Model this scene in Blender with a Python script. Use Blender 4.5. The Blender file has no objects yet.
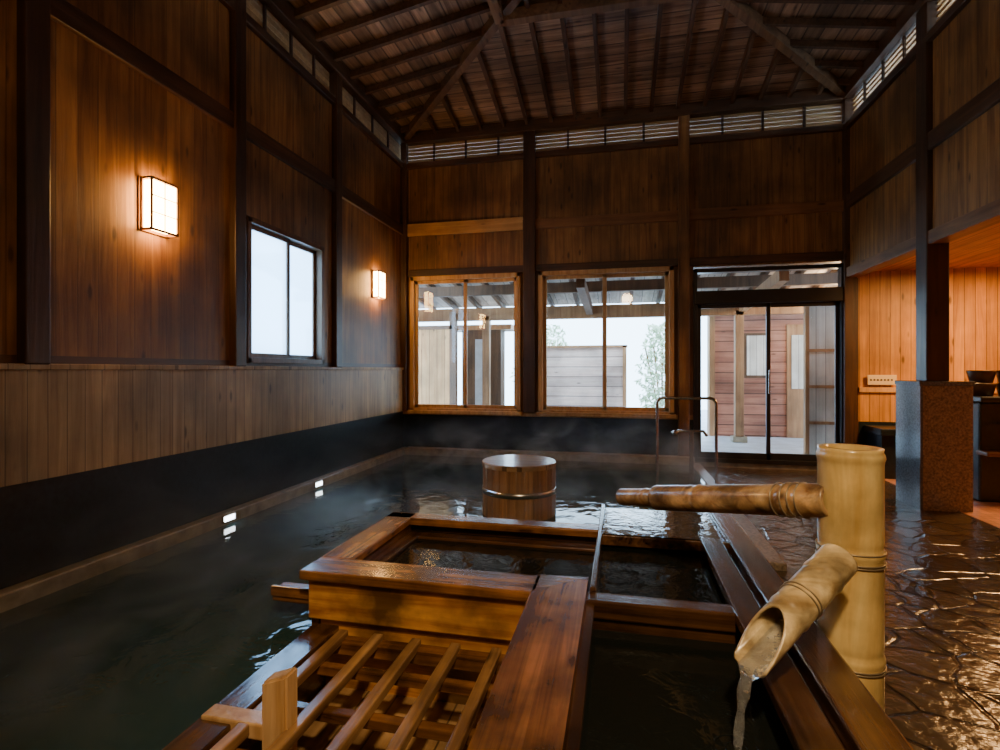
import bpy, bmesh, math, random
from mathutils import Vector, Matrix
random.seed(7)
S = bpy.context.scene
COL = S.collection

# ------------------------------------------------------------------ materials
def new_mat(name):
    m = bpy.data.materials.new(name); m.use_nodes = True
    nt = m.node_tree; nt.nodes.clear()
    out = nt.nodes.new('ShaderNodeOutputMaterial')
    return m, nt, out

def nd(nt, t, **kw):
    n = nt.nodes.new(t)
    for k, v in kw.items(): setattr(n, k, v)
    return n

def math_n(nt, op, a, b=None, clamp=False):
    n = nd(nt, 'ShaderNodeMath', operation=op); n.use_clamp = clamp
    for i, v in enumerate([a, b]):
        if v is None: continue
        if isinstance(v, (int, float)): n.inputs[i].default_value = v
        else: nt.links.new(v, n.inputs[i])
    return n.outputs[0]

def c4(c): return (c[0], c[1], c[2], 1)

def wood(name, c1, c2, grain='z', plank=None, rough=.5, gap=.03, bump=.25, coat=0.0, across=16, along=1.0, blotch=.45, knots=True, gapdark=.7, pvar=.35, bscale=1.3):
    m, nt, out = new_mat(name); L = nt.links.new
    geo = nd(nt, 'ShaderNodeNewGeometry'); sep = nd(nt, 'ShaderNodeSeparateXYZ'); L(geo.outputs['Position'], sep.inputs[0])
    ax = {'x': 0, 'y': 1, 'z': 2}
    rnd = None; gapm = None
    if plank:
        a, w = plank
        q = math_n(nt, 'DIVIDE', sep.outputs[ax[a]], w)
        fl = math_n(nt, 'FLOOR', q); fr = math_n(nt, 'FRACT', q)
        wn = nd(nt, 'ShaderNodeTexWhiteNoise', noise_dimensions='1D'); L(fl, wn.inputs['W'])
        rnd = wn.outputs['Value']
        e = math_n(nt, 'ABSOLUTE', math_n(nt, 'SUBTRACT', fr, .5))
        gapm = math_n(nt, 'GREATER_THAN', e, .5 - gap)
    else:
        oi = nd(nt, 'ShaderNodeObjectInfo'); rnd = oi.outputs['Random']
    off = math_n(nt, 'MULTIPLY', rnd, 37.0)
    comp = nd(nt, 'ShaderNodeCombineXYZ')
    for k in 'xyz':
        s = along if k == grain else across
        v = math_n(nt, 'MULTIPLY', sep.outputs[ax[k]], s)
        v = math_n(nt, 'ADD', v, off)
        L(v, comp.inputs[ax[k]])
    nz = nd(nt, 'ShaderNodeTexNoise'); L(comp.outputs[0], nz.inputs['Vector'])
    nz.inputs['Scale'].default_value = 1.0; nz.inputs['Detail'].default_value = 6; nz.inputs['Distortion'].default_value = .6
    nz.inputs['Roughness'].default_value = .62
    cr = nd(nt, 'ShaderNodeValToRGB'); L(nz.outputs['Fac'], cr.inputs[0])
    cr.color_ramp.elements[0].position = .32; cr.color_ramp.elements[1].position = .68
    cr.color_ramp.elements[0].color = c4(c1); cr.color_ramp.elements[1].color = c4(c2)
    nb = nd(nt, 'ShaderNodeTexNoise'); L(geo.outputs['Position'], nb.inputs['Vector'])
    nb.inputs['Scale'].default_value = bscale; nb.inputs['Detail'].default_value = 5
    bl = nd(nt, 'ShaderNodeMapRange'); L(nb.outputs['Fac'], bl.inputs[0])
    bl.inputs[1].default_value = .35; bl.inputs[2].default_value = .65; bl.inputs[3].default_value = 1 - blotch; bl.inputs[4].default_value = 1.1
    br = math_n(nt, 'MULTIPLY', bl.outputs[0], math_n(nt, 'ADD', math_n(nt, 'MULTIPLY', rnd, pvar), 1 - pvar * .55))
    if knots:
        cv = nd(nt, 'ShaderNodeCombineXYZ')
        for k in 'xyz':
            L(math_n(nt, 'ADD', math_n(nt, 'MULTIPLY', sep.outputs[ax[k]], 2.6 if k == grain else 8.0), off), cv.inputs[ax[k]])
        vo = nd(nt, 'ShaderNodeTexVoronoi'); L(cv.outputs[0], vo.inputs['Vector']); vo.inputs['Scale'].default_value = 1
        kn = nd(nt, 'ShaderNodeMapRange'); L(vo.outputs['Distance'], kn.inputs[0])
        kn.inputs[1].default_value = .07; kn.inputs[2].default_value = .16; kn.inputs[3].default_value = .35; kn.inputs[4].default_value = 1
        br = math_n(nt, 'MULTIPLY', br, kn.outputs[0])
    if gapm is not None:
        br = math_n(nt, 'MULTIPLY', br, math_n(nt, 'SUBTRACT', 1.0, math_n(nt, 'MULTIPLY', gapm, gapdark)))
    mx = nd(nt, 'ShaderNodeVectorMath', operation='SCALE'); L(cr.outputs[0], mx.inputs[0]); L(br, mx.inputs['Scale'])
    p = nd(nt, 'ShaderNodeBsdfPrincipled'); L(mx.outputs[0], p.inputs['Base Color'])
    p.inputs['Roughness'].default_value = rough
    p.inputs['Coat Weight'].default_value = coat; p.inputs['Coat Roughness'].default_value = .12
    h = nz.outputs['Fac']
    if gapm is not None: h = math_n(nt, 'SUBTRACT', h, math_n(nt, 'MULTIPLY', gapm, 2.0))
    b = nd(nt, 'ShaderNodeBump'); L(h, b.inputs['Height']); b.inputs['Strength'].default_value = bump; b.inputs['Distance'].default_value = .01
    L(b.outputs[0], p.inputs['Normal']); L(p.outputs[0], out.inputs[0])
    return m

def plain(name, c, rough=.5, metal=0, noise=0.0, nscale=8, bump=0, emis=None, es=0, coat=0):
    m, nt, out = new_mat(name); L = nt.links.new
    p = nd(nt, 'ShaderNodeBsdfPrincipled')
    p.inputs['Base Color'].default_value = c4(c); p.inputs['Roughness'].default_value = rough; p.inputs['Metallic'].default_value = metal
    p.inputs['Coat Weight'].default_value = coat
    if noise or bump:
        geo = nd(nt, 'ShaderNodeNewGeometry')
        n = nd(nt, 'ShaderNodeTexNoise'); L(geo.outputs['Position'], n.inputs['Vector']); n.inputs['Scale'].default_value = nscale; n.inputs['Detail'].default_value = 6
        cr = nd(nt, 'ShaderNodeValToRGB'); L(n.outputs['Fac'], cr.inputs[0])
        cr.color_ramp.elements[0].position = .3; cr.color_ramp.elements[1].position = .7
        cr.color_ramp.elements[0].color = c4([x * (1 - noise) for x in c]); cr.color_ramp.elements[1].color = c4([x * (1 + noise) for x in c])
        L(cr.outputs[0], p.inputs['Base Color'])
        if bump:
            b = nd(nt, 'ShaderNodeBump'); L(n.outputs['Fac'], b.inputs['Height']); b.inputs['Strength'].default_value = bump; b.inputs['Distance'].default_value = .02
            L(b.outputs[0], p.inputs['Normal'])
    if emis:
        p.inputs['Emission Color'].default_value = c4(emis); p.inputs['Emission Strength'].default_value = es
    L(p.outputs[0], out.inputs[0]); return m

def water_mat(name, c, bump=.12, scale=5, rough=.04, ior=1.33):
    m, nt, out = new_mat(name); L = nt.links.new
    p = nd(nt, 'ShaderNodeBsdfPrincipled'); p.inputs['Base Color'].default_value = c4(c)
    p.inputs['Roughness'].default_value = rough; p.inputs['IOR'].default_value = ior
    geo = nd(nt, 'ShaderNodeNewGeometry')
    n = nd(nt, 'ShaderNodeTexNoise'); L(geo.outputs['Position'], n.inputs['Vector']); n.inputs['Scale'].default_value = scale; n.inputs['Detail'].default_value = 3
    n.inputs['Distortion'].default_value = .8
    b = nd(nt, 'ShaderNodeBump'); L(n.outputs['Fac'], b.inputs['Height']); b.inputs['Strength'].default_value = bump; b.inputs['Distance'].default_value = .05
    L(b.outputs[0], p.inputs['Normal']); L(p.outputs[0], out.inputs[0]); return m

def glass_mat(name, tint=(1, 1, 1), refl=.08):
    m, nt, out = new_mat(name); L = nt.links.new
    t = nd(nt, 'ShaderNodeBsdfTransparent'); t.inputs[0].default_value = c4(tint)
    g = nd(nt, 'ShaderNodeBsdfGlossy'); g.inputs['Roughness'].default_value = .03
    mix = nd(nt, 'ShaderNodeMixShader'); mix.inputs[0].default_value = refl
    L(t.outputs[0], mix.inputs[1]); L(g.outputs[0], mix.inputs[2]); L(mix.outputs[0], out.inputs[0]); return m

def frosted(name, c):
    m, nt, out = new_mat(name); L = nt.links.new
    t = nd(nt, 'ShaderNodeBsdfTranslucent'); t.inputs[0].default_value = c4(c)
    d = nd(nt, 'ShaderNodeBsdfTransparent'); d.inputs[0].default_value = c4(c)
    mix = nd(nt, 'ShaderNodeMixShader'); mix.inputs[0].default_value = .35
    L(t.outputs[0], mix.inputs[1]); L(d.outputs[0], mix.inputs[2]); L(mix.outputs[0], out.inputs[0]); return m

def flagstone(name):
    m, nt, out = new_mat(name); L = nt.links.new
    geo = nd(nt, 'ShaderNodeNewGeometry')
    nz = nd(nt, 'ShaderNodeTexNoise'); L(geo.outputs['Position'], nz.inputs['Vector']); nz.inputs['Scale'].default_value = 2.5
    ma = nd(nt, 'ShaderNodeVectorMath', operation='MULTIPLY_ADD'); L(nz.outputs['Color'], ma.inputs[0]); ma.inputs[1].default_value = (.25, .25, 0); L(geo.outputs['Position'], ma.inputs[2])
    v = nd(nt, 'ShaderNodeTexVoronoi', feature='DISTANCE_TO_EDGE'); L(ma.outputs[0], v.inputs['Vector']); v.inputs['Scale'].default_value = 4.2
    v2 = nd(nt, 'ShaderNodeTexVoronoi'); L(ma.outputs[0], v2.inputs['Vector']); v2.inputs['Scale'].default_value = 4.2
    mr = nd(nt, 'ShaderNodeMapRange'); L(v.outputs['Distance'], mr.inputs[0]); mr.inputs[1].default_value = .01; mr.inputs[2].default_value = .05
    n2 = nd(nt, 'ShaderNodeTexNoise'); L(geo.outputs['Position'], n2.inputs['Vector']); n2.inputs['Scale'].default_value = 16; n2.inputs['Detail'].default_value = 8
    cr = nd(nt, 'ShaderNodeValToRGB'); L(v2.outputs['Color'], cr.inputs[0])
    cr.color_ramp.elements[0].color = (.035, .024, .015, 1); cr.color_ramp.elements[1].color = (.12, .080, .046, 1)
    mx = nd(nt, 'ShaderNodeMix', data_type='RGBA'); L(mr.outputs[0], mx.inputs['Factor']); mx.inputs['A'].default_value = (.010, .008, .007, 1); L(cr.outputs[0], mx.inputs['B'])
    p = nd(nt, 'ShaderNodeBsdfPrincipled'); L(mx.outputs['Result'], p.inputs['Base Color'])
    rr = nd(nt, 'ShaderNodeMapRange'); L(n2.outputs['Fac'], rr.inputs[0]); rr.inputs[3].default_value = .05; rr.inputs[4].default_value = .30
    L(rr.outputs[0], p.inputs['Roughness'])
    h = math_n(nt, 'ADD', math_n(nt, 'MULTIPLY', mr.outputs[0], .4), math_n(nt, 'MULTIPLY', n2.outputs['Fac'], .8))
    b = nd(nt, 'ShaderNodeBump'); L(h, b.inputs['Height']); b.inputs['Strength'].default_value = .42; b.inputs['Distance'].default_value = .02
    L(b.outputs[0], p.inputs['Normal']); L(p.outputs[0], out.inputs[0]); return m

def tiles(name, c, mortar, scale=5):
    m, nt, out = new_mat(name); L = nt.links.new
    geo = nd(nt, 'ShaderNodeNewGeometry')
    br = nd(nt, 'ShaderNodeTexBrick'); L(geo.outputs['Position'], br.inputs['Vector'])
    br.offset = 0; br.inputs['Scale'].default_value = scale; br.inputs['Color1'].default_value = c4(c); br.inputs['Color2'].default_value = c4([x * .7 for x in c])
    br.inputs['Mortar'].default_value = c4(mortar); br.inputs['Brick Width'].default_value = .5; br.inputs['Row Height'].default_value = .5
    p = nd(nt, 'ShaderNodeBsdfPrincipled'); L(br.outputs['Color'], p.inputs['Base Color']); p.inputs['Roughness'].default_value = .3
    L(p.outputs[0], out.inputs[0]); return m

M_wallL = wood('wood_wall_left', (.155, .060, .014), (.43, .205, .055), 'z', ('y', .125), blotch=.62, gap=.02, gapdark=.5, pvar=.25)
M_wallB = wood('wood_wall_back', (.15, .060, .015), (.40, .19, .052), 'z', ('x', .125), blotch=.62, gap=.02, gapdark=.5, pvar=.25)
M_bandL = wood('wood_band_left', (.33, .20, .08), (.62, .42, .19), 'z', ('y', .105), blotch=.5, gap=.025, gapdark=.55, pvar=.25)
M_dark = wood('wood_dark_post', (.030, .013, .005), (.10, .042, .016), 'z', None, rough=.45)
M_darkx = wood('wood_dark_beam_x', (.035, .015, .006), (.12, .052, .02), 'x', None, rough=.45)
M_darky = wood('wood_dark_beam_y', (.035, .015, .006), (.12, .052, .02), 'y', None, rough=.45)
M_amber = wood('wood_window_frame', (.42, .21, .07), (.70, .42, .17), 'z', None, rough=.4, knots=False, blotch=.2)
M_slit = wood('wood_louver', (.34, .20, .08), (.55, .36, .16), 'x', None, rough=.5, knots=False, blotch=.2)
M_brownfr = wood('wood_brown_frame', (.10, .045, .018), (.2, .09, .035), 'z', None, rough=.4, knots=False, blotch=.2)
M_ceilx = wood('wood_ceiling_x', (.15, .085, .048), (.62, .41, .26), 'x', ('y', .16), rough=.28, gap=.05, pvar=.6)
M_ceily = wood('wood_ceiling_y', (.15, .085, .048), (.62, .41, .26), 'y', ('x', .16), rough=.28, gap=.05, pvar=.6)
M_raf = wood('wood_rafter', (.05, .024, .011), (.15, .078, .04), 'y', None, rough=.4)
M_alc = wood('wood_alcove', (.42, .18, .04), (.80, .39, .09), 'z', ('x', .11))
M_alcc = wood('wood_alcove_ceiling', (.42, .16, .04), (.75, .34, .08), 'y', ('x', .14))
M_black = plain('black_slate_panel', (.009, .016, .020), rough=.33, noise=.4, nscale=30, bump=.08)
M_ledge = plain('stone_ledge', (.26, .22, .15), rough=.3, noise=.4, nscale=10, bump=.15)
M_poolfl = plain('pool_bottom', (.02, .03, .03), rough=.6)
M_floor = flagstone('flagstone_wet')
M_tile = tiles('pink_tile', (.55, .26, .15), (.2, .12, .08), 6)
M_granite = plain('granite', (.22, .165, .11), rough=.35, noise=.55, nscale=60, bump=.15)
M_polish = plain('granite_polished', (.09, .11, .13), rough=.12, noise=.4, nscale=60)
M_water = water_mat('pool_water', (.020, .048, .054), bump=.13, scale=4.5, rough=.03, ior=1.45)
M_basin = water_mat('basin_water', (.009, .011, .009), bump=.07, scale=9)
M_film = water_mat('water_film', (.08, .07, .055), bump=.05, scale=14, rough=.05, ior=1.7)
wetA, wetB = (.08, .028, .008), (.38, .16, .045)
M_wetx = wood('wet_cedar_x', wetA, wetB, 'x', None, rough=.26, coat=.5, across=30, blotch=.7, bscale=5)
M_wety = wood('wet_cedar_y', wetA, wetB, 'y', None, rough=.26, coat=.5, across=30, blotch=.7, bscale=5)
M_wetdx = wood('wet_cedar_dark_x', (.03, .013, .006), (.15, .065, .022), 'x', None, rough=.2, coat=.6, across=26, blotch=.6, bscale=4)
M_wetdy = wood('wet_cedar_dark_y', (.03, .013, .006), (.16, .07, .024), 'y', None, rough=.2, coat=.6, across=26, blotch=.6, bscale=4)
M_slat = wood('cedar_slat', (.16, .075, .03), (.52, .29, .12), 'y', None, rough=.3, coat=.3, across=26, blotch=.5, bscale=5)
M_facex = wood('cedar_face_x', (.34, .11, .02), (.88, .44, .11), 'x', None, rough=.32, coat=.3, across=16, blotch=.85, bscale=3.5)
M_pale = wood('pale_cedar', (.50, .27, .10), (.82, .55, .27), 'z', None, rough=.4, coat=.2, across=20, blotch=.3, knots=False)
M_paley = wood('pale_cedar_y', (.30, .15, .055), (.58, .35, .15), 'y', ('x', .14), rough=.4, across=20, blotch=.6, bscale=4)
M_tub = wood('tub_stave', (.16, .07, .026), (.48, .25, .11), 'z', None, rough=.35, across=30, blotch=.4, knots=False)
M_steel = plain('steel', (.55, .55, .55), rough=.22, metal=1)
M_bamboo = wood('bamboo_skin', (.68, .44, .14), (.95, .72, .31), 'z', None, rough=.3, coat=.4, across=10, blotch=.35, knots=False, bump=.05, bscale=6)
M_bambooO = wood('bamboo_weathered', (.20, .085, .03), (.80, .52, .24), 'x', None, rough=.32, coat=.4, across=16, blotch=.7, knots=True, bump=.2, bscale=8)
M_bambooS = wood('bamboo_spout', (.42, .28, .12), (.92, .75, .43), 'x', None, rough=.3, coat=.4, across=14, blotch=.6, knots=False, bump=.15, bscale=10)
M_bamIn = plain('bamboo_inside', (.05, .03, .015), rough=.4, noise=.4)
M_wire = plain('binding_wire', (.35, .28, .18), rough=.4, metal=.6)
M_glass = glass_mat('window_glass', (.93, .97, 1), .03)
M_frost = frosted('frosted_glass', (.70, .86, 1.0))
M_alu = plain('dark_aluminium', (.03, .03, .032), rough=.35, metal=.5)
M_shoji = plain('lamp_paper', (1, .85, .6), rough=.6, emis=(1, .52, .15), es=66)
M_glint = plain('ledge_glint_glow', (.9, .95, 1), rough=.3, emis=(.85, .95, 1), es=12)  # glow that stands for a bright reflection, not a lamp
M_lampw = wood('lamp_frame', (.16, .06, .02), (.28, .12, .04), 'z', None, knots=False)
M_extroof = wood('ext_roof_boards', (.42, .32, .24), (.68, .56, .46), 'y', ('x', .2), rough=.6)
M_extraf = wood('ext_rafter', (.08, .04, .02), (.17, .09, .045), 'z', None, rough=.6, knots=False)
M_extpost = wood('ext_post', (.34, .16, .07), (.54, .30, .14), 'z', None, rough=.6, knots=False)
M_extred = wood('ext_siding', (.30, .11, .07), (.50, .22, .14), 'x', ('z', .2), rough=.6, gap=.05)
M_extpink = wood('ext_pale_siding', (.66, .45, .37), (.86, .66, .56), 'x', ('z', .22), rough=.6, gap=.04)
M_exttan = wood('ext_tan_wall', (.64, .32, .13), (.90, .54, .25), 'z', ('x', .15), rough=.6)
M_extgrey = plain('ext_paving', (.42, .46, .52), rough=.5, noise=.2, nscale=4)
M_extwhite = wood('ext_washed_panel', (.72, .68, .60), (.9, .87, .8), 'z', ('x', .12), rough=.6, knots=False)
M_leaf = plain('leaf', (.50, .62, .42), rough=.6, noise=.4, nscale=20)
M_sign = plain('sign_plate', (.85, .68, .40), rough=.5)
M_ink = plain('sign_ink', (.05, .03, .02), rough=.6)
M_plast = plain('bowl_lacquer', (.05, .025, .015), rough=.3)
M_white = plain('white_ceramic', (.85, .87, .9), rough=.15)

# ------------------------------------------------------------------ builders
def group(name, loc=(0, 0, 0)):
    e = bpy.data.objects.new(name, None); e.location = loc; e.empty_display_size = .1
    COL.objects.link(e); return e

def finish(me, name, mat, parent):
    ob = bpy.data.objects.new(name, me); COL.objects.link(ob)
    if mat is not None: me.materials.append(mat)
    if parent is not None:
        ob.parent = parent
        ob.matrix_parent_inverse = Matrix.Translation(parent.location).inverted()
    return ob

def box(name, x0, x1, y0, y1, z0, z1, mat, parent=None, bev=0.0):
    me = bpy.data.meshes.new(name); bm = bmesh.new()
    bmesh.ops.create_cube(bm, size=1)
    cx, cy, cz = (x0 + x1) / 2, (y0 + y1) / 2, (z0 + z1) / 2
    for v in bm.verts:
        v.co = Vector((v.co.x * abs(x1 - x0), v.co.y * abs(y1 - y0), v.co.z * abs(z1 - z0)))
    if bev: bmesh.ops.bevel(bm, geom=bm.edges[:], offset=bev, segments=2, affect='EDGES', profile=.5)
    bm.to_mesh(me); bm.free()
    ob = finish(me, name, mat, parent)
    ob.location = (cx, cy, cz); return ob

def beam(name, p0, p1, w, h, mat, parent=None, bev=0.0, up=(0, 0, 1)):
    p0, p1 = Vector(p0), Vector(p1); d = p1 - p0; Ln = d.length; d.normalize()
    upv = Vector(up)
    if abs(d.dot(upv)) > .98: upv = Vector((0, 1, 0))
    s = d.cross(upv).normalized(); u = s.cross(d).normalized()
    me = bpy.data.meshes.new(name); bm = bmesh.new(); bmesh.ops.create_cube(bm, size=1)
    for v in bm.verts: v.co = s * (v.co.x * w) + d * (v.co.y * Ln) + u * (v.co.z * h)
    if bev: bmesh.ops.bevel(bm, geom=bm.edges[:], offset=bev, segments=2, affect='EDGES', profile=.5)
    bmesh.ops.recalc_face_normals(bm, faces=bm.faces)
    bm.to_mesh(me); bm.free()
    ob = finish(me, name, mat, parent); ob.location = (p0 + p1) / 2; return ob

def lathe(name, p0, p1, prof, mat, parent=None, seg=40, cut=None, smooth=True):
    p0, p1 = Vector(p0), Vector(p1); d = (p1 - p0); Ln = d.length; d.normalize()
    upv = Vector((0, 0, 1)) if abs(d.z) < .98 else Vector((0, 1, 0))
    s = d.cross(upv).normalized(); u = s.cross(d).normalized()
    me = bpy.data.meshes.new(name); bm = bmesh.new(); rings = []
    for (t, r) in prof:
        ring = []
        for i in range(seg):
            a = 2 * math.pi * i / seg
            tt = t
            if cut:
                lim = Ln - cut * max(0, (math.sin(a) + .35) / 1.35) ** .8 if math.sin(a) > -.35 else Ln
                tt = min(t, lim)
            ring.append(bm.verts.new(d * tt + s * (r * math.cos(a)) + u * (r * math.sin(a))))
        rings.append(ring)
    for a, b in zip(rings[:-1], rings[1:]):
        for i in range(seg):
            j = (i + 1) % seg
            bm.faces.new((a[i], a[j], b[j], b[i]))
    bmesh.ops.remove_doubles(bm, verts=bm.verts, dist=.0003)
    bmesh.ops.recalc_face_normals(bm, faces=bm.faces)
    if smooth:
        for f in bm.faces: f.smooth = True
    bm.to_mesh(me); bm.free()
    ob = finish(me, name, mat, parent); ob.location = p0
    return ob

def tube(name, pts, r, mat, parent=None, res=4, cyclic=False, radii=None):
    cu = bpy.data.curves.new(name, 'CURVE'); cu.dimensions = '3D'; cu.bevel_depth = r; cu.bevel_resolution = res
    sp = cu.splines.new('POLY'); sp.points.add(len(pts) - 1)
    for i, p in enumerate(pts):
        sp.points[i].co = (*p, 1)
        if radii: sp.points[i].radius = radii[i]
    sp.use_cyclic_u = cyclic; cu.use_fill_caps = True
    tmp = bpy.data.objects.new(name, cu); COL.objects.link(tmp)
    me = bpy.data.meshes.new_from_object(tmp); bpy.data.objects.remove(tmp)
    for p in me.polygons: p.use_smooth = True
    me.materials.clear()
    return finish(me, name, mat, parent)

def ring_pts(c, d, r, n=36):
    d = Vector(d).normalized(); upv = Vector((0, 0, 1)) if abs(d.z) < .98 else Vector((0, 1, 0))
    s = d.cross(upv).normalized(); u = s.cross(d).normalized()
    return [tuple(Vector(c) + s * r * math.cos(2 * math.pi * i / n) + u * r * math.sin(2 * math.pi * i / n)) for i in range(n)]

def poly(name, verts, faces, mat, parent=None):
    me = bpy.data.meshes.new(name); me.from_pydata(verts, [], faces); me.update()
    return finish(me, name, mat, parent)

# ------------------------------------------------------------------ constants
XL, XR, YB, YF = -3.12, 2.73, 7.3, -2.6
ZS0, ZS1, ZT = 4.27, 4.55, 4.70
WZ = .03
T = .12

# ------------------------------------------------------------------ wall_left
wl = group('wall_left', (XL, 2, 0))
def wL(n, y0, y1, z0, z1, m): return box(n, XL - T, XL, y0, y1, z0, z1, m, wl)
wL('lower_panel', YF, YB, -.6, .65, M_black)
wL('band', YF, YB, .65, 1.25, M_bandL)
wL('rail_core', YF, YB, 1.25, 1.33, M_darky)
wL('above_a', YF, 3.95, 1.33, 2.55, M_wallL)
wL('above_b', 5.13, YB, 1.33, 2.55, M_wallL)
wL('above_c', YF, YB, 2.55, ZS0, M_wallL)
wL('plate', YF, YB, ZS1, ZT, M_darky)
box('band_face', XL, XL + .03, YF, YB, .65, 1.25, M_bandL, wl)
box('rail', XL, XL + .05, YF, YB, 1.25, 1.285, M_bandL, wl, .006)
box('nageshi', XL, XL + .04, YF, YB, 3.22, 3.36, M_darky, wl, .006)
box('sill_slot', XL, XL + .05, YF, YB, ZS0 - .08, ZS0, M_darky, wl, .006)
box('top_plate', XL, XL + .08, YF, YB, ZS1, ZT, M_darky, wl, .006)
for k, y in enumerate([-.9, .67, 2.24, 3.81, 5.39]):
    box('post_%d' % k, XL - T, XL + .06, y - .065, y + .065, 1.28, ZT, M_dark, wl, .008)
def louvers(parent, axis, base, sgn, segs, h=.044):
    for a, b in zip(segs[:-1], segs[1:]):
        for i in range(5):
            z = ZS0 + .02 + i * .055
            if axis == 'y': box('louver', base + sgn * .03, base + sgn * .05, a, b, z, z + h, M_slit, parent)
            else: box('louver', a, b, base + sgn * .03, base + sgn * .05, z, z + h, M_slit, parent)
        for i in range(1, 4):
            q = a + (b - a) * i / 4
            if axis == 'y': box('louver_bar', base + sgn * .005, base + sgn * .025, q - .015, q + .015, ZS0, ZS1, M_dark, parent)
            else: box('louver_bar', q - .015, q + .015, base + sgn * .005, base + sgn * .025, ZS0, ZS1, M_dark, parent)
louvers(wl, 'y', XL, -1, [YF, -.9, .67, 2.24, 3.81, 5.39, YB], .050)

w = group('window_1', (XL, 4.54, 1.9))
def frameY(parent, x, y0, y1, z0, z1, fw, fd, mat):
    box('stile_a', x - fd, x, y0, y0 + fw, z0, z1, mat, parent, .004)
    box('stile_b', x - fd, x, y1 - fw, y1, z0, z1, mat, parent, .004)
    box('rail_top', x - fd, x, y0, y1, z1 - fw, z1, mat, parent, .004)
    box('rail_bottom', x - fd, x, y0, y1, z0, z0 + fw, mat, parent, .004)
frameY(w, XL + .03, 3.93, 5.13, 1.31, 2.57, .05, .14, M_brownfr)
frameY(w, XL - .01, 3.98, 4.58, 1.36, 2.52, .04, .03, M_brownfr)
frameY(w, XL - .045, 4.54, 5.08, 1.36, 2.52, .04, .03, M_brownfr)
box('pane_a', XL - .03, XL - .025, 4.01, 4.55, 1.39, 2.49, M_frost, w)
box('pane_b', XL - .065, XL - .06, 4.57, 5.05, 1.39, 2.49, M_frost, w)

# ------------------------------------------------------------------ wall_back
wb = group('wall_back', (0, YB, 0))
def wB(n, x0, x1, z0, z1, m, y0=YB, y1=YB + T): return box(n, x0, x1, y0, y1, z0, z1, m, wb)
wB('lower_panel', XL - T, .93, -.6, .60, M_black)
wB('under_sill', XL, .93, .60, .66, M_amber)
wB('jamb_a', XL - T, -2.99, .66, 2.59, M_wallB)
wB('jamb_b', -1.35, -1.10, .66, 2.59, M_wallB)
wB('jamb_c', .69, .93, .66, 2.59, M_wallB)
wB('upper', XL - T, XR + T, 2.59, ZS0, M_wallB)
wB('door_side', 2.70, XR + T, -.1, 2.59, M_dark)
wB('door_threshold', .93, 2.70, -.6, .08, M_ledge)
wB('plate', XL - T, XR + T, ZS1, ZT, M_darkx)
box('nageshi', XL, XR, YB - .04, YB, 3.20, 3.34, wood('wood_band_back', (.14, .055, .018), (.28, .125, .04), 'x', None), wb, .006)
box('lintel', XL, XR, YB - .035, YB, 2.61, 2.71, M_darkx, wb, .006)
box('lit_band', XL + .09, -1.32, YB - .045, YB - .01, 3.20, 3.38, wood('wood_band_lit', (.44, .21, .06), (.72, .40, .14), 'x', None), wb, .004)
box('sill_slot', XL, XR, YB - .05, YB, ZS0 - .08, ZS0, M_darkx, wb, .006)
box('top_plate', XL, XR, YB - .09, YB, ZS1, ZT, M_darkx, wb, .006)
box('post_a', -1.31, -1.14, YB - .07, YB, .66, ZT, M_dark, wb, .008)
box('post_b', .74, .88, YB - .07, YB, -.1, ZT, M_wallB, wb, .008)
box('post_corner_a', XL, XL + .09, YB - .09, YB, .66, ZT, M_dark, wb, .008)
box('post_corner_b', XR - .06, XR + .08, YB - .07, YB + .02, -.1, ZT, M_dark, wb, .008)
louvers(wb, 'x', YB, 1, [XL, -1.2, .81, XR], .049)

def frameX(parent, y, x0, x1, z0, z1, fw, fd, mat, bot=None):
    bot = bot or fw
    box('stile_a', x0, x0 + fw, y, y + fd, z0, z1, mat, parent, .004)
    box('stile_b', x1 - fw, x1, y, y + fd, z0, z1, mat, parent, .004)
    box('rail_top', x0, x1, y, y + fd, z1 - fw, z1, mat, parent, .004)
    box('rail_bottom', x0, x1, y, y + fd, z0, z0 + bot, mat, parent, .004)
for idx, (x0, x1) in enumerate([(-2.99, -1.35), (-1.10, .69)]):
    w = group('window_%d' % (idx + 2), ((x0 + x1) / 2, YB, 1.6))
    frameX(w, YB - .05, x0, x1, .64, 2.61, .06, .16, M_amber)
    box('sill', x0 - .02, x1 + .02, YB - .10, YB + .02, .62, .67, M_amber, w, .006)
    xm = (x0 + x1) / 2
    frameX(w, YB, x0 + .06, xm + .03, .70, 2.55, .05, .03, M_amber)
    frameX(w, YB + .035, xm - .03, x1 - .06, .70, 2.55, .05, .03, M_amber)
    box('pane_a', x0 + .1, xm, YB + .012, YB + .016, .74, 2.5, M_glass, w)
    box('pane_b', xm, x1 - .1, YB + .048, YB + .052, .74, 2.5, M_glass, w)

d = group('door_1', (1.83, YB, 1.2))
frameX(d, YB - .03, .93, 2.70, .06, 2.56, .05, .12, M_alu)
box('head', .95, 2.68, YB - .05, YB + .08, 2.10, 2.27, M_alu, d, .005)
frameX(d, YB, .98, 1.86, .10, 2.10, .05, .03, M_alu, .09)
frameX(d, YB + .04, 1.82, 2.66, .10, 2.10, .05, .03, M_alu, .09)
box('pane_a', 1.02, 1.82, YB + .012, YB + .016, .18, 2.06, M_glass, d)
box('pane_b', 1.86, 2.62, YB + .052, YB + .056, .18, 2.06, M_glass, d)
box('pane_transom', .98, 2.66, YB + .012, YB + .016, 2.27, 2.52, M_glass, d)
box('handle', 1.83, 1.85, YB - .03, YB, .95, 1.25, M_steel, d, .004)

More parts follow.
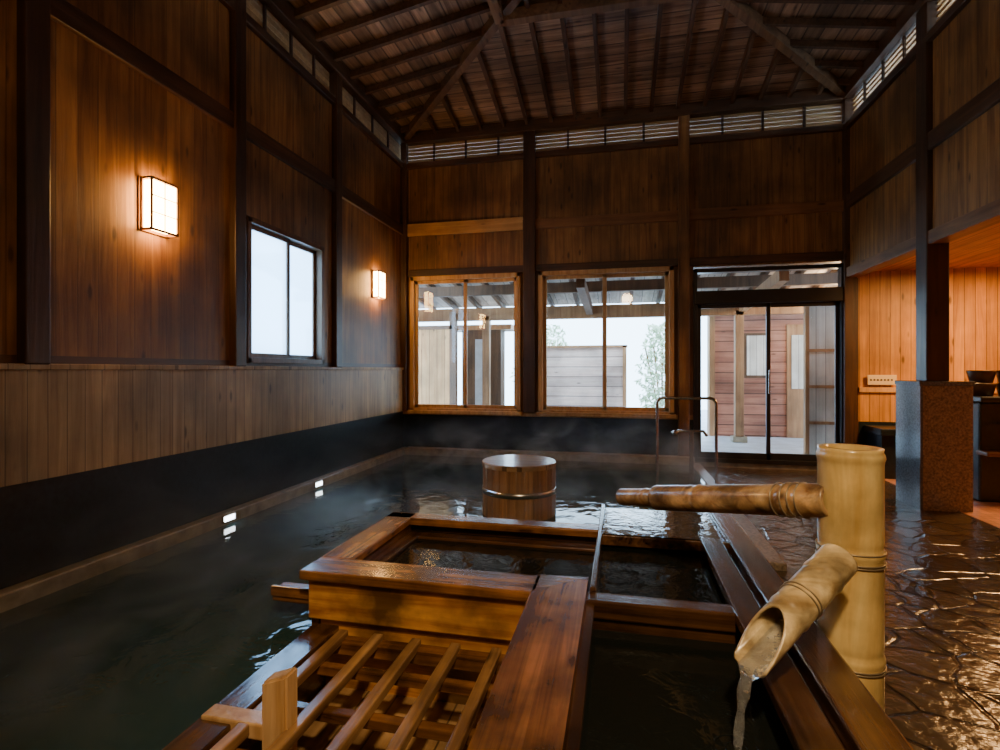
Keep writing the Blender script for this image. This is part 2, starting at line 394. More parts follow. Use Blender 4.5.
# ------------------------------------------------------------------ wall_right
wr = group('wall_right', (XR, 2, 2))
def wR(n, y0, y1, z0, z1, m): return box(n, XR, XR + T, y0, y1, z0, z1, m, wr)
wR('upper', YF, YB, 2.42, ZS0, M_wallL)
wR('lower', YF, 3.4, -.1, 2.42, M_wallL)
wR('plate', YF, YB, ZS1, ZT, M_darky)
box('beam_low', XR - .04, XR + T, YF, YB, 2.38, 2.50, wood('wood_beam_low', (.14, .06, .022), (.30, .14, .05), 'y', None), wr, .008)
box('nageshi', XR - .04, XR, YF, YB, 3.22, 3.38, M_darky, wr, .008)
box('sill_slot', XR - .05, XR, YF, YB, ZS0 - .08, ZS0, M_darky, wr, .006)
box('top_plate', XR - .08, XR, YF, YB, ZS1, ZT, M_darky, wr, .006)
for k, y in enumerate([-.9, .67, 2.24, 3.75]):
    box('post_%d' % k, XR - .07, XR + .05, y - .065, y + .065, -.02, ZT, M_dark, wr, .008)
box('post_tall', XR - .05, XR + .13, 5.48, 5.66, 1.15, ZT, M_dark, wr, .008)
louvers(wr, 'y', XR, 1, [YF, -.9, .67, 2.24, 3.75, 5.57, YB], .026)

wf = group('wall_front', (0, YF, 2))
box('panels', XL - T, XR + T, YF - T, YF, -.6, ZT, M_wallB, wf)

# ------------------------------------------------------------------ ceiling (hipped)
ce = group('ceiling', (-.2, 2.5, 5))
cx = (XL + XR) / 2; hw = (XR - XL) / 2; P = .17
zr = ZT + hw * P
A = (XL, YB, ZT); B = (XR, YB, ZT); C = (XR, YF, ZT); D = (XL, YF, ZT)
R1 = (cx, YB - hw, zr); R2 = (cx, YF + hw, zr)
poly('boards_left', [A, R1, R2, D], [(0, 1, 2, 3)], M_ceily, ce)
poly('boards_right', [B, C, R2, R1], [(0, 1, 2, 3)], M_ceily, ce)
poly('boards_back', [A, B, R1], [(0, 1, 2)], M_ceilx, ce)
poly('boards_front', [C, D, R2], [(0, 1, 2)], M_ceilx, ce)
E = 1.3; ze = ZT - E * P  # overhang added outside to keep sky light out of the louver slots
poly('sky_block_eaves', [(XL, YB, ZT), (XR, YB, ZT), (XR, YF, ZT), (XL, YF, ZT), (XL - E, YB + E, ze), (XR + E, YB + E, ze), (XR + E, YF - E, ze), (XL - E, YF - E, ze)],
     [(0, 1, 5, 4), (1, 2, 6, 5), (2, 3, 7, 6), (3, 0, 4, 7)], M_ceily, ce)
o = .05
def zc(inset): return ZT + inset * P - o
x = XL + .22
while x < XR - .1:
    ins = min(x - XL, XR - x)
    beam('rafter_back', (x, YB - .05, zc(.05)), (x, YB - ins, zc(ins)), .045, .07, M_raf, ce)
    x += .33
y = YB - .25
while y > YF + .2:
    ins = min(hw, YB - y, y - YF)
    beam('rafter_l', (XL + .05, y, zc(.05)), (XL + ins, y, zc(ins)), .045, .07, M_raf, ce)
    beam('rafter_r', (XR - .05, y, zc(.05)), (XR - ins, y, zc(ins)), .045, .07, M_raf, ce)
    y -= .36
zh = ZT - .07
M_hip = wood('wood_hip', (.12, .06, .03), (.28, .16, .08), 'y', None, rough=.4)
beam('hip_a', (XL, YB, zh), (cx, YB - hw, zr - .07), .09, .11, M_hip, ce)
beam('hip_b', (XR, YB, zh), (cx, YB - hw, zr - .07), .09, .11, M_hip, ce)
beam('hip_c', (XL, YF, zh), (cx, YF + hw, zr - .07), .09, .11, M_hip, ce)
beam('hip_d', (XR, YF, zh), (cx, YF + hw, zr - .07), .09, .11, M_hip, ce)
beam('ridge', (cx, YB - hw, zr - .08), (cx, YF + hw, zr - .08), .11, .14, M_hip, ce)
I = 1.9; zi = zc(I) - .05
beam('ring_back', (XL + I, YB - I, zi), (XR - I, YB - I, zi), .10, .12, M_hip, ce)
beam('ring_left', (XL + I, YB - I, zi), (XL + I, YF + I, zi), .10, .12, M_hip, ce)
beam('ring_right', (XR - I, YB - I, zi), (XR - I, YF + I, zi), .10, .12, M_hip, ce)

# ------------------------------------------------------------------ floor + pool
XP = 1.0
fl = group('floor', (2, 2, 0))
box('flagstones', XP, XR + .2, 3.62, YB + .02, -.12, -.005, M_floor, fl)
box('flagstones_near', .72, XR + .2, YF, 3.62, -.12, -.005, M_floor, fl)
box('coping', XP - .10, XP + .02, 3.62, YB, -.12, .04, M_granite, fl, .01)
box('tiles', XR + .2, 5.3, 3.3, YB, -.12, .0, M_tile, fl)
box('pool_bottom', XL - T, 1.0, YF, YB, -.62, -.60, M_poolfl, fl)
box('pool_wall', .72, .80, YF, 3.62, -.6, -.12, M_poolfl, fl)

SX0, SX1, SY0, SY1 = -1.44, .69, .3, 3.70
pw = group('pool_water', (-1, 4, WZ))
def wpl(n, x0, x1, y0, y1): poly(n, [(x0, y0, WZ), (x1, y0, WZ), (x1, y1, WZ), (x0, y1, WZ)], [(0, 1, 2, 3)], M_water, pw)
wpl('surface_far', XL + .08, XP - .1, SY1, YB - .15)
wpl('surface_left', XL + .08, SX0 + .03, YF, SY1)
wpl('surface_notch', SX0 + .03, -.12, 3.17, SY1)
wpl('surface_near', SX0 + .03, .72, YF, SY0 + .07)

tl = group('trim_1', (XL, 3, .1))
box('ledge_left', XL, XL + .09, YF, YB, -.6, .12, M_ledge, tl, .01)
tb = group('trim_2', (-1, YB, .1))
box('ledge_back', XL + .09, .93, YB - .16, YB, -.6, .13, M_ledge, tb, .01)
for y in (4.9, 3.62):  # reflected glints along the ledge, made as glowing patches on added plates
    g = group('ledge_glint', (XL + .13, y, .08))
    box('glint_backing', XL + .088, XL + .105, y - .07, y + .07, .05, .11, M_steel, g, .004)
    box('lens', XL + .104, XL + .112, y - .055, y + .055, .06, .10, M_glint, g, .003)

# ------------------------------------------------------------------ alcove
al = group('wall_alcove', (4, YB, 1.3))
box('back_boards', XR + T, 5.3, YB, YB + T, .62, 2.5, M_alc, al)
box('back_stone', XR + T, 5.3, YB, YB + T, -.1, .62, M_black, al)
box('back_rail', XR + T, 5.3, YB - .03, YB, .98, 1.04, M_amber, al)
box('side_boards', 5.3, 5.3 + T, 3.3, YB + T, -.1, 2.5, M_alc, al)
box('near_boards', XR + T, 5.3, 3.2, 3.3, -.1, 2.5, M_alc, al)
box('pilaster', 3.55, 3.65, YB - .06, YB, 0, 2.45, M_amber, al)
box('ceiling_boards', XR + T, 5.42, 3.2, YB + T, 2.45, 2.52, M_alcc, al)
sg = group('sign', (3.05, YB - .05, 1.12))
box('plate', 2.93, 3.24, YB - .045, YB - .03, 1.07, 1.19, M_sign, sg, .003)
for i in range(7):
    box('glyph', 2.955 + i * .037, 2.975 + i * .037, YB - .047, YB - .044, 1.12, 1.14, M_ink, sg)
cn = group('wash_counter', (3.2, 6.9, .3))
box('slab', 2.90, 3.50, 6.85, YB - .005, .50, .58, M_black, cn, .01)
box('base', 2.94, 3.46, 6.92, YB - .005, 0, .50, M_black, cn)
wc = group('wash_station', (3.7, 6.3, .5))
dx = -.53
box('partition', 3.85 + dx, 4.55 + dx, 5.9, 6.2, 0, .95, M_black, wc, .02)
box('shelf', 3.8 + dx, 4.6 + dx, 5.78, 6.25, .95, 1.0, M_black, wc, .01)
box('shelf_low', 3.83 + dx, 4.57 + dx, 5.75, 5.92, .45, .49, M_brownfr, wc, .01)
tube('faucet', [(4.0 + dx, 5.9, .75), (4.0 + dx, 5.72, .75), (4.0 + dx, 5.67, .66)], .015, M_steel, wc)
for k in range(3):
    for j in range(2 if k < 2 else 1):
        bt = group('wash_bowl', (3.92 + .24 * k + dx, 6.0, 1.05 + .13 * j))
        lathe('bowl', (3.92 + .24 * k + dx, 6.0, 1.0 + .125 * j), (3.92 + .24 * k + dx, 6.0, 1.12 + .125 * j), [(0, .0), (0, .085), (.11, .11), (.122, .11), (.122, .10), (.02, .08), (.02, 0)], M_plast, bt, 24)

pd = group('stone_pedestal', (2.83, 5.68, .5))
box('core', 2.64, 3.03, 5.46, 5.88, -.02, 1.11, M_granite, pd, .008)
box('face_left', 2.62, 2.64, 5.455, 5.885, -.02, 1.12, M_polish, pd)
box('cap', 2.61, 3.04, 5.45, 5.89, 1.11, 1.15, M_polish, pd, .006)

# ------------------------------------------------------------------ wooden trough structure
RZ = .33; RX = .685
tr = group('wooden_bath_trough', (-.3, 2.2, .1))
box('front_rim', -1.44, -.34, 2.17, 2.36, RZ - .045, RZ, M_wetx, tr, .008)
box('left_rim', -1.44, -1.27, 2.36, 3.20, RZ - .045, RZ, M_wety, tr, .008)
box('back_rim', -1.44, -.11, 3.09, 3.21, RZ - .045, RZ, M_wetx, tr, .008)
box('front_plank', -1.41, -.35, 2.20, 2.24, .10, RZ - .045, M_facex, tr, .006)
box('front_plank_low', -1.37, -.36, 2.235, 2.27, -.35, .10, M_facex, tr, .006)
box('left_plank', -1.42, -1.38, 2.24, 3.18, -.55, RZ - .045, M_wety, tr, .004)
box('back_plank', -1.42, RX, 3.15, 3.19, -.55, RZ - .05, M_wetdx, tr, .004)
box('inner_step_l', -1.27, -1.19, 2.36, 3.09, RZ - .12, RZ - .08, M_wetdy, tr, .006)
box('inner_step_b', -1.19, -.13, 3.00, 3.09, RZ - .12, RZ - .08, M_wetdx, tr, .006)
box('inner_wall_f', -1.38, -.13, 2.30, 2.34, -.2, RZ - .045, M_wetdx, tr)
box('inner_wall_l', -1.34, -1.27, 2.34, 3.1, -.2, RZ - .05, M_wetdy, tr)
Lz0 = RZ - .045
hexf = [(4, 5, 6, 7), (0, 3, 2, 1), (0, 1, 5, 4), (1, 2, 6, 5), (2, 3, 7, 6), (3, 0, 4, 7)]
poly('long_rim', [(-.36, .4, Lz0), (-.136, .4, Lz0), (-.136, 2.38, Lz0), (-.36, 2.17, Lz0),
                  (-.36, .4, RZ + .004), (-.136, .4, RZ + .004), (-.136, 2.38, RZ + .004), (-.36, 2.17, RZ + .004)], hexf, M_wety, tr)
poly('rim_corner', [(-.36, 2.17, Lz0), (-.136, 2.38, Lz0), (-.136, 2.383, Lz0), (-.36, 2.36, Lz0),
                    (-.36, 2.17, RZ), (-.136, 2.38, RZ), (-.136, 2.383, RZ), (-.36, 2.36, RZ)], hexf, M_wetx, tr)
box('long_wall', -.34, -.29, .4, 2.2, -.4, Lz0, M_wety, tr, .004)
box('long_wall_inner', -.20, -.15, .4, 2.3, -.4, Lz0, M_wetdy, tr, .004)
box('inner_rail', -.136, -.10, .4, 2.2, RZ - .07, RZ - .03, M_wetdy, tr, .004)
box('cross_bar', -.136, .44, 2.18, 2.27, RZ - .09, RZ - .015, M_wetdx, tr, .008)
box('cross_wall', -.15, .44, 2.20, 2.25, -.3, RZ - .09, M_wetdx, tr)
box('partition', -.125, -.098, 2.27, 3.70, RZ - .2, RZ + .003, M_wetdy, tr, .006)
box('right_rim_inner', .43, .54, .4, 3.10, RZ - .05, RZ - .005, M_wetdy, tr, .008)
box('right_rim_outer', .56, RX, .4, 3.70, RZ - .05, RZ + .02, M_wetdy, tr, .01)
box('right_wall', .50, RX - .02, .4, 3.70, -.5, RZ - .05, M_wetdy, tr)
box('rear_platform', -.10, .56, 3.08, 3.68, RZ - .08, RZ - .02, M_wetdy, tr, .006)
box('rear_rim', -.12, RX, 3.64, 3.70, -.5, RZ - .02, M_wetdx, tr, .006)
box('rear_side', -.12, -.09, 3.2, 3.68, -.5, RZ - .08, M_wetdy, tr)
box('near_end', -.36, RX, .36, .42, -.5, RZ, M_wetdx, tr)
poly('basin_surface_back', [(-1.30, 2.33, .235), (.52, 2.23, .235), (.52, 3.16, .235), (-1.30, 3.16, .235)], [(0, 1, 2, 3)], M_basin, tr)
poly('basin_surface_front', [(-.17, .42, .19), (.52, .42, .19), (.52, 2.22, .19), (-.17, 2.22, .19)], [(0, 1, 2, 3)], M_basin, tr)
poly('wet_film', [(-.095, 3.085, RZ - .014), (.555, 3.085, RZ - .014), (.555, 3.66, RZ - .014), (-.095, 3.66, RZ - .014)], [(0, 1, 2, 3)], M_film, tr)
box('outlet_stub', -1.66, -1.42, 2.28, 2.38, .12, .18, M_wetx, tr, .008)
box('outlet_side', -1.66, -1.42, 2.27, 2.29, .15, .20, M_wetx, tr, .004)

lt = group('drain_lattice', (-.9, 1.8, 0))
box('side_rim', -1.40, -1.27, .5, 2.235, .02, .065, M_wetdy, lt, .006)
box('side_wall', -1.38, -1.34, .5, 2.235, -.5, .02, M_wetdy, lt)
box('floor_planks', -1.34, -.34, .5, 2.235, -.26, -.22, M_paley, lt)
box('bearer', -1.27, -.34, 2.13, 2.19, -.01, .05, M_wetx, lt, .005)
for k, x in enumerate([-1.22, -1.05, -.87, -.69, -.51]):
    box('slat_%d' % k, x - .022, x + .022, 1.15, 2.19, .035, .075, M_slat, lt, .006)
for k, y in enumerate([1.98, 1.72, 1.46, 1.2]):
    box('cross_%d' % k, -1.27, -.36, y - .02, y + .02, -.005, .034, M_wetx, lt, .005)
box('near_board', -1.36, -.36, .5, .54, -.5, .06, M_wetdx, lt)

pp = group('wooden_stake', (-1.1, 1.55, .1))
me = bpy.data.meshes.new('stake'); bm = bmesh.new(); bmesh.ops.create_cube(bm, size=1)
for v in bm.verts:
    x, y, z = v.co; top = z > 0
    v.co = Vector((x * .095, y * .07, (.255 if top else -.22) - (.035 if (top and x < 0) else 0)))
bmesh.ops.bevel(bm, geom=bm.edges[:], offset=.008, segments=2, affect='EDGES')
bm.to_mesh(me); bm.free(); ob = finish(me, 'stake', M_pale, pp); ob.location = (-1.105, 1.56, 0)
box('brace', -1.39, -1.15, 1.53, 1.60, .025, .078, M_pale, pp, .006)

# ------------------------------------------------------------------ round tub
tbx, tby, tbr = -.845, 4.47, .305
rt = group('round_wooden_tub', (tbx, tby, 0))
lathe('body', (tbx, tby, -.3), (tbx, tby, .5), [(0, 0), (0, tbr - .01), (.30, tbr - .005), (.735, tbr), (.745, tbr - .008), (.745, .02), (.745, 0)], M_tub, rt, 64)
for i in range(28):
    a = 2 * math.pi * i / 28
    beam('stave_%d' % i, (tbx + math.cos(a) * tbr, tby + math.sin(a) * tbr, -.25), (tbx + math.cos(a) * tbr, tby + math.sin(a) * tbr, .435), .064, .012, M_tub, rt, .003, up=(math.cos(a), math.sin(a), 0))
lathe('lid', (tbx, tby, .435), (tbx, tby, .48), [(0, 0), (0, tbr + .012), (.035, tbr + .012), (.042, tbr + .004), (.042, 0)], wood('tub_lid', (.30, .17, .08), (.56, .36, .20), 'x', ('y', .13), rough=.3, coat=.4), rt, 64, smooth=False)
lathe('hoop', (tbx, tby, .215), (tbx, tby, .265), [(0, tbr + .006), (0, tbr + .012), (.045, tbr + .014), (.045, tbr + .006)], M_steel, rt, 64)

# ------------------------------------------------------------------ bamboo
def bprof(L, r, nodes, wall=.02):
    pr = [(0.0, r - wall), (0.0, r)]
    n = 90
    for i in range(1, n):
        t = L * i / n; rr = r
        for k in nodes:
            dd = t - k
            rr += r * .05 * math.exp(-(dd / .012) ** 2) - r * .03 * math.exp(-((dd - .022) / .01) ** 2)
        pr.append((t, rr))
    pr += [(L, r), (L, r - wall), (L * .5, r - wall)]
    return pr
BX, BY = .80, 2.12
bp = group('bamboo_water_spout', (BX, BY, 0))
r = .101
lathe('post', (BX, BY, -.01), (BX, BY, .975), bprof(.985, r, [.255, .62, .955], .03), M_bamboo, bp, 56)
lathe('post_top', (BX, BY, .93), (BX, BY, .94), [(0, 0), (0, r - .01), (.01, r - .01), (.01, 0)], M_bambooS, bp, 40)
for z in (.575, .584, .62, .215, .224):
    tube('binding', ring_pts((BX, BY, z), (0.03, 0, 1), r + .004), .0028, M_wire, bp, cyclic=True)
p0 = Vector((.735, 2.10, .785)); p1 = Vector((.03, 2.96, .56)); Lp = (p1 - p0).length; dp_ = (p1 - p0).normalized()
pm = p0 + dp_ * Lp * .78
lathe('upper_pipe', p0, pm, bprof(Lp * .78, .061, [.10, .17, .60], .014), M_bambooO, bp, 32)
lathe('pipe_tip', pm - dp_ * .12, p1 + dp_ * .03, bprof(Lp * .22 + .15, .045, [.2], .012), M_bambooO, bp, 28)
lathe('pipe_end_cap', pm - dp_ * .03, pm, [(0, 0), (0, .055), (.015, .055), (.015, 0)], M_bambooO, bp, 28)
for t in (.10, .13, .16, .20):
    tube('binding', ring_pts(p0 + dp_ * t, p1 - p0, .064), .003, M_wire, bp, cyclic=True)
q0 = Vector((.695, 1.93, .632)); q1 = Vector((.352, 1.62, .432)); Lq = (q1 - q0).length
lathe('spout', q0, q1, bprof(Lq, .058, [.10, .29], .008), M_bambooS, bp, 40, cut=.17)
lathe('spout_dark', q0 + (q1 - q0) * .03, q1, [(0, 0), (0, .051), (.003, .051), (.003, 0)], M_bamIn, bp, 32)
for t in (.22, .235):
    tube('binding', ring_pts(q0 + (q1 - q0).normalized() * t, q1 - q0, .060), .0025, M_wire, bp, cyclic=True)

m, nt, out = new_mat('falling_water')
gl = nd(nt, 'ShaderNodeBsdfPrincipled'); gl.inputs['Base Color'].default_value = (.95, .98, 1, 1); gl.inputs['Roughness'].default_value = .03
gl.inputs['Transmission Weight'].default_value = .90; gl.inputs['IOR'].default_value = 1.33
nz = nd(nt, 'ShaderNodeTexNoise'); nz.inputs['Scale'].default_value = 32
geo = nd(nt, 'ShaderNodeNewGeometry'); nt.links.new(geo.outputs['Position'], nz.inputs['Vector'])
bu = nd(nt, 'ShaderNodeBump'); bu.inputs['Strength'].default_value = .8; bu.inputs['Distance'].default_value = .02
nt.links.new(nz.outputs['Fac'], bu.inputs['Height']); nt.links.new(bu.outputs[0], gl.inputs['Normal'])
nt.links.new(gl.outputs[0], out.inputs[0]); M_fall = m
dq = (q1 - q0).normalized()
s_ax = dq.cross(Vector((0, 0, 1))).normalized(); n_ax = s_ax.cross(dq).normalized()
path = []
for k in range(8): path.append((q0 + dq * (Lq - .20 + .20 * k / 7) - n_ax * .034, .038, .012))
vel = dq * .45; p = q1 - n_ax * .036; tt = 0
while p.z > .186 and tt < 80:
    vel += Vector((0, 0, -9.8)) * .008; vel.x *= .975; vel.y *= .975
    p = p + vel * .008; tt += 1
    wd = .030 * math.exp(-tt / 6.0) + .011 + .003 * math.sin(tt * .7); th = .010 + .003 * math.sin(tt * .9)
    path.append((p.copy(), wd, th))
me = bpy.data.meshes.new('water_stream'); bm = bmesh.new(); rings = []
for k, (c, wd, th) in enumerate(path):
    tang = ((path[min(k + 1, len(path) - 1)][0]) - (path[max(k - 1, 0)][0])).normalized()
    nn = s_ax.cross(tang).normalized(); tw = max(0, k - 14) * .07
    sa = s_ax * math.cos(tw) + nn * math.sin(tw); na = nn * math.cos(tw) - s_ax * math.sin(tw)
    rings.append([bm.verts.new(c + sa * wd * math.cos(2 * math.pi * i / 14) + na * th * math.sin(2 * math.pi * i / 14)) for i in range(14)])
for a, b in zip(rings[:-1], rings[1:]):
    for i in range(14): bm.faces.new((a[i], a[(i + 1) % 14], b[(i + 1) % 14], b[i]))
bm.faces.new(rings[0]); bm.faces.new(rings[-1][::-1])
bmesh.ops.recalc_face_normals(bm, faces=bm.faces)
for f in bm.faces: f.smooth = True
bm.to_mesh(me); bm.free(); finish(me, 'water_stream', M_fall, bp)
end = path[-1][0]
for i, rr in enumerate((.03, .06)):
    tube('ripple_%d' % i, ring_pts((end.x, end.y, .190), (0, 0, 1), rr), .0025, M_basin, bp, cyclic=True)

# ------------------------------------------------------------------ handrail
hr = group('handrail', (.9, 6, .5))
def arc_u(x0, x1, y, z0, z1, rr=.06):
    pts = [(x0, y, z0)]
    for i in range(7):
        a = math.pi - (math.pi / 2) * i / 6; pts.append((x0 + rr + rr * math.cos(a), y, z1 - rr + rr * math.sin(a)))
    for i in range(7):
        a = math.pi / 2 - (math.pi / 2) * i / 6; pts.append((x1 - rr + rr * math.cos(a), y, z1 - rr + rr * math.sin(a)))
    pts.append((x1, y, z0)); return pts
tube('rail', arc_u(.39, .99, 5.95, -.1, .95), .016, M_steel, hr)
tube('rail_mid', [(.57, 5.95, .54), (.61, 5.95, .60), (.86, 5.95, .60), (.90, 5.95, .55)], .016, M_steel, hr)
lathe('knob', (.55, 5.95, .56), (.61, 5.95, .60), [(0, 0), (0, .03), (.06, .03), (.06, 0)], M_steel, hr, 20)
box('mid_post', .72, .76, 5.93, 5.97, -.5, .60, M_steel, hr, .005)

# ------------------------------------------------------------------ wall lamps
def lamp(y, z):
    g = group('wall_lamp', (XL + .07, y, z))
    hw_, hh, dp = .105, .17, .10
    X0 = XL; X1 = XL + dp
    box('back_plate', X0, X0 + .012, y - hw_ - .02, y + hw_ + .02, z - hh - .01, z + hh + .01, M_lampw, g, .003)
    box('paper', X0 + .015, X1 - .008, y - hw_ + .01, y + hw_ - .01, z - hh + .012, z + hh - .012, M_shoji, g)
    for sy in (-1, 1):
        for xx_ in (X0 + .012, X1 - .012):
            box('frame_v', xx_, xx_ + .012, y + sy * hw_ - .007, y + sy * hw_ + .007, z - hh, z + hh, M_lampw, g, .002)
    for sz in (-1, 1):
        box('frame_h', X1 - .012, X1, y - hw_, y + hw_, z + sz * hh - .008, z + sz * hh + .008, M_lampw, g, .002)
        for sy in (-1, 1):
            box('frame_d', X0 + .012, X1, y + sy * hw_ - .007, y + sy * hw_ + .007, z + sz * hh - .008, z + sz * hh + .008, M_lampw, g, .002)
    box('mullion_v', X1 - .008, X1 - .003, y - .003, y + .003, z - hh, z + hh, M_lampw, g)
    for k in (-.33, .33): box('mullion_h', X1 - .008, X1 - .003, y - hw_, y + hw_, z + k * hh - .003, z + k * hh + .003, M_lampw, g)
lamp(3.02, 2.36); lamp(6.40, 2.36)

# ------------------------------------------------------------------ exterior
gr = group('ground', (0, 12, -.1))
box('paving', -8, 9, YB + T, 18, -.25, -.02, M_extgrey, gr)
ex = group('covered_walkway', (0, 9, 2.8))
poly('roof', [(-6, 7.45, 3.05), (6, 7.45, 3.05), (6, 10.6, 2.55), (-6, 10.6, 2.55), (-6, 7.45, 3.12), (6, 7.45, 3.12), (6, 10.6, 2.62), (-6, 10.6, 2.62)],
     [(0, 1, 2, 3), (4, 7, 6, 5), (0, 4, 5, 1), (2, 6, 7, 3)], M_extroof, ex)
for i in range(24):
    x = -5.8 + i * .5
    beam('rafter', (x, 7.45, 2.99), (x, 10.6, 2.50), .06, .09, M_extraf, ex)
box('eave_beam', -6, 6, 10.0, 10.15, 2.22, 2.46, M_extpost, ex)
box('mid_beam', -6, 6, 8.9, 9.0, 2.55, 2.72, M_extraf, ex)
beam('tie_1', (-4.2, 7.6, 2.35), (-4.2, 10.1, 2.25), .12, .16, M_extpost, ex)
beam('tie_2', (-.55, 7.6, 2.5), (-.55, 10.1, 2.35), .12, .16, M_extraf, ex)
beam('tie_3', (2.1, 7.6, 2.5), (2.1, 10.1, 2.35), .12, .16, M_extpost, ex)
for k, x in enumerate([-4.3, -2.55, 2.05, 4.4]):
    box('post_%d' % k, x - .07, x + .07, 10.0, 10.14, .08, 2.3, M_extpost, ex, .006)
    box('footing_%d' % k, x - .12, x + .12, 9.95, 10.19, -.02, .08, M_ledge, ex, .01)
box('screen_boards', -6.0, -3.05, 9.3, 9.36, -.02, 2.0, M_exttan, ex); box('screen_cap', -6.0, -3.0, 9.27, 9.39, 2.0, 2.07, M_brownfr, ex)
box('screen_post', -3.05, -2.93, 9.27, 9.39, -.02, 2.3, M_brownfr, ex)
box('entry_panel', 2.55, 3.05, 8.1, 8.14, -.02, 2.15, M_extwhite, ex); box('entry_frame', 2.50, 2.55, 8.08, 8.16, -.02, 2.2, M_extpost, ex)
for z in (.5, 1.0, 1.5): box('entry_rail', 2.55, 3.05, 8.08, 8.1, z, z + .04, M_extpost, ex)
f2 = group('garden_shed', (-2.3, 10.9, 1))
box('wall', -3.3, -2.45, 10.9, 11.3, -.02, 2.1, M_extraf, f2); box('roof', -3.6, -2.2, 10.75, 11.5, 2.1, 2.2, M_extpost, f2)
box('door', -3.0, -2.7, 10.86, 10.9, .1, 1.9, M_extgrey, f2)
f3 = group('neighbour_fence', (-1, 12, .6))
box('boards', -2.3, .1, 12.0, 12.05, .0, 1.75, M_extpink, f3)
for x in (-2.2, 0.1): box('post', x - .04, x + .04, 11.95, 12.0, -.02, 1.8, M_extpost, f3)
box('cap', -2.35, .16, 11.95, 12.08, 1.75, 1.8, M_extpost, f3)
cb = group('neighbour_building', (4, 11, 1.5))
box('siding', 1.75, 7.5, 10.9, 11.1, -.02, 3.2, M_extred, cb)
box('opening', 3.05, 3.55, 10.86, 10.9, -.02, 2.1, M_extpost, cb)
box('pane', 3.12, 3.48, 10.84, 10.86, .9, 1.9, M_extwhite, cb)
box('window_frame', 2.30, 2.75, 10.86, 10.9, 1.1, 1.95, M_extraf, cb)
box('window_pane', 2.35, 2.70, 10.84, 10.86, 1.15, 1.9, M_extwhite, cb)
box('corner', 1.68, 1.78, 10.85, 11.12, -.02, 3.2, M_extpost, cb)
def shrub(cx_, cy_, rad, hgt, n):
    sb = group('garden_shrub', (cx_, cy_, .8))
    me = bpy.data.meshes.new('foliage'); bm = bmesh.new()
    for i in range(n):
        a = random.random() * 6.28; rr = random.random() ** .5 * rad; z = random.random() * hgt
        rr *= (1 - abs(z / hgt - .45) * .9)
        c = Vector((cx_ + rr * math.cos(a), cy_ + rr * math.sin(a), z + .1)); s_ = .05 + random.random() * .05
        u_ = Vector((random.gauss(0, 1), random.gauss(0, 1), random.gauss(0, 1))).normalized(); v_ = u_.orthogonal().normalized()
        vs = [bm.verts.new(c + u_ * s_), bm.verts.new(c + v_ * s_ * .45), bm.verts.new(c - u_ * s_), bm.verts.new(c - v_ * s_ * .45)]
        bm.faces.new(vs)
    bm.to_mesh(me); bm.free(); finish(me, 'foliage', M_leaf, sb)
    for k in range(5): tube('stem_%d' % k, [(cx_, cy_, -.02), (cx_ + .1 * (k - 2), cy_ + .05 * (k % 3), hgt * .4), (cx_ + .2 * (k - 2), cy_, hgt * .85)], .02, M_extpost, sb)
shrub(.95, 12.7, .65, 2.2, 1100)
shrub(-1.9, 13.6, .9, 2.3, 900)

# ------------------------------------------------------------------ steam over the bath
m, nt, out = new_mat('steam'); L = nt.links.new
geo = nd(nt, 'ShaderNodeNewGeometry'); sep = nd(nt, 'ShaderNodeSeparateXYZ'); L(geo.outputs['Position'], sep.inputs[0])
vm = nd(nt, 'ShaderNodeVectorMath', operation='MULTIPLY'); L(geo.outputs['Position'], vm.inputs[0]); vm.inputs[1].default_value = (1, .8, 1.6)
nz = nd(nt, 'ShaderNodeTexNoise'); L(vm.outputs[0], nz.inputs['Vector']); nz.inputs['Scale'].default_value = 1.9; nz.inputs['Detail'].default_value = 2; nz.inputs['Distortion'].default_value = 1.0
mr = nd(nt, 'ShaderNodeMapRange'); L(nz.outputs['Fac'], mr.inputs[0]); mr.inputs[1].default_value = .50; mr.inputs[2].default_value = .70; mr.inputs[3].default_value = .02; mr.inputs[4].default_value = .85
mz = nd(nt, 'ShaderNodeMapRange'); L(sep.outputs[2], mz.inputs[0]); mz.inputs[1].default_value = .03; mz.inputs[2].default_value = .75; mz.inputs[3].default_value = 1; mz.inputs[4].default_value = 0
mxx = nd(nt, 'ShaderNodeMapRange'); L(sep.outputs[0], mxx.inputs[0]); mxx.inputs[1].default_value = -2.9; mxx.inputs[2].default_value = -1.9; mxx.inputs[3].default_value = .15; mxx.inputs[4].default_value = 1
den = math_n(nt, 'MULTIPLY', math_n(nt, 'MULTIPLY', mr.outputs[0], mz.outputs[0]), mxx.outputs[0])
vs_ = nd(nt, 'ShaderNodeVolumeScatter'); vs_.inputs['Color'].default_value = (.92, .97, 1, 1); L(den, vs_.inputs['Density']); vs_.inputs['Anisotropy'].default_value = .3
L(vs_.outputs[0], out.inputs['Volume'])
sm = group('steam', (-1, 5.3, .5))
x0, x1, xn, ya, yb, yc = XL + .13, .88, -1.46, 1.2, 3.75, YB - .2
pts = [(x0, ya), (xn, ya), (xn, yb), (x1, yb), (x1, yc), (x0, yc)]
vv = [(a, b, WZ + .01) for a, b in pts] + [(a, b, .78) for a, b in pts]
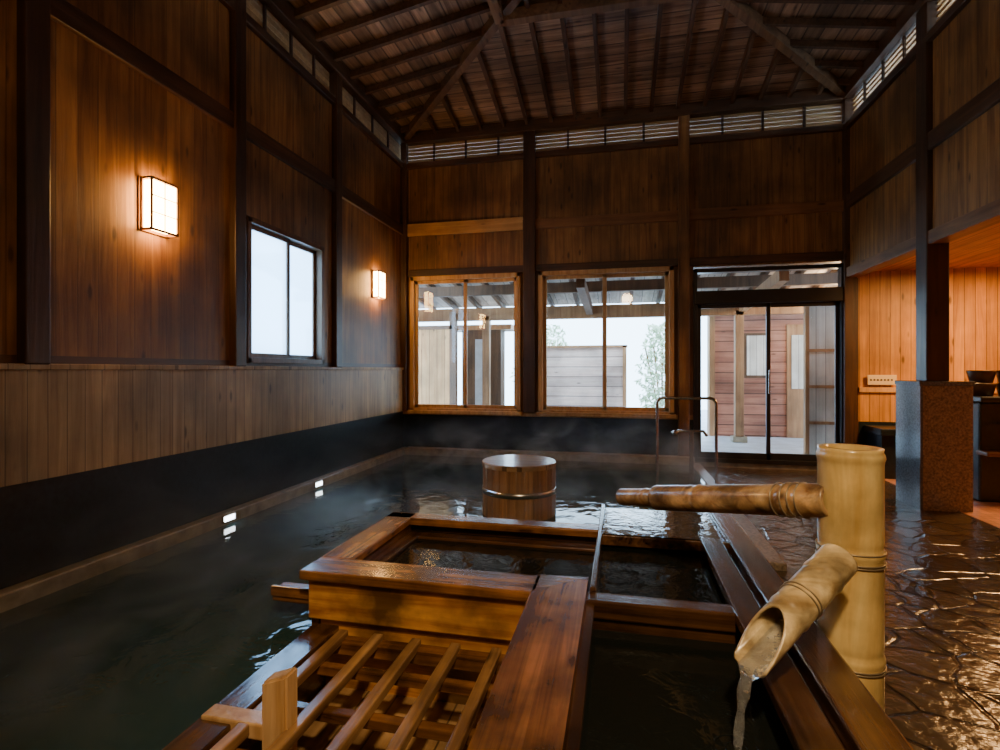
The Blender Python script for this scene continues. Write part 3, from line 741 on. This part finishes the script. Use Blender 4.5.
ff = [tuple(reversed(range(6))), tuple(range(6, 12))] + [(i, (i + 1) % 6, (i + 1) % 6 + 6, i + 6) for i in range(6)]
poly('vapour', vv, ff, m, sm)

# ------------------------------------------------------------------ lights
def area(name, loc, rot, size, power, col):
    l = bpy.data.lights.new(name, 'AREA'); l.energy = power; l.color = col; l.size = size
    o_ = bpy.data.objects.new(name, l); o_.location = loc; o_.rotation_euler = rot; COL.objects.link(o_); return o_
def point(name, loc, power, col, r=.15):
    l = bpy.data.lights.new(name, 'POINT'); l.energy = power; l.color = col; l.shadow_soft_size = r
    o_ = bpy.data.objects.new(name, l); o_.location = loc; COL.objects.link(o_); return o_
area('alcove_light', (3.9, 6.0, 2.40), (0, 0, 0), .5, 115, (1, .52, .18))
point('room_fill_light', (.2, -1.0, 3.3), 85, (1, .66, .34))  # added warm fill behind the camera, no fixture modelled
point('walkway_fill_light', (-4.6, 8.4, 2.35), 90, (1, .68, .36), .08)  # added fill that warms the shaded screen boards
point('walkway_fill_light', (3.4, 9.2, 2.3), 110, (1, .68, .36), .08)  # second added fill, warming the view beyond the door
l = bpy.data.lights.new('trough_fill_spot', 'SPOT'); l.energy = 400; l.color = (1, .72, .40); l.spot_size = math.radians(60); l.spot_blend = .8; l.shadow_soft_size = .1  # added spot from behind the camera to brighten the trough
o_ = bpy.data.objects.new('trough_fill_spot', l); o_.location = (.3, -.5, 3.4); COL.objects.link(o_)
o_.rotation_euler = (Vector((-.2, 2.0, .1)) - Vector(o_.location)).to_track_quat('-Z', 'Y').to_euler()

W = bpy.data.worlds.new('World'); S.world = W; W.use_nodes = True
bg = W.node_tree.nodes['Background']; bg.inputs[0].default_value = (.60, .81, 1.0, 1); bg.inputs[1].default_value = 11

# ------------------------------------------------------------------ camera
cam = bpy.data.cameras.new('camera'); cam.lens = 36 * .530; cam.sensor_width = 36; cam.shift_y = -.005; cam.clip_start = .05
co = bpy.data.objects.new('camera', cam); COL.objects.link(co)
co.location = (0, 0, 1.25); co.rotation_euler = (math.pi / 2, 0, math.atan(120 / 530))
S.camera = co
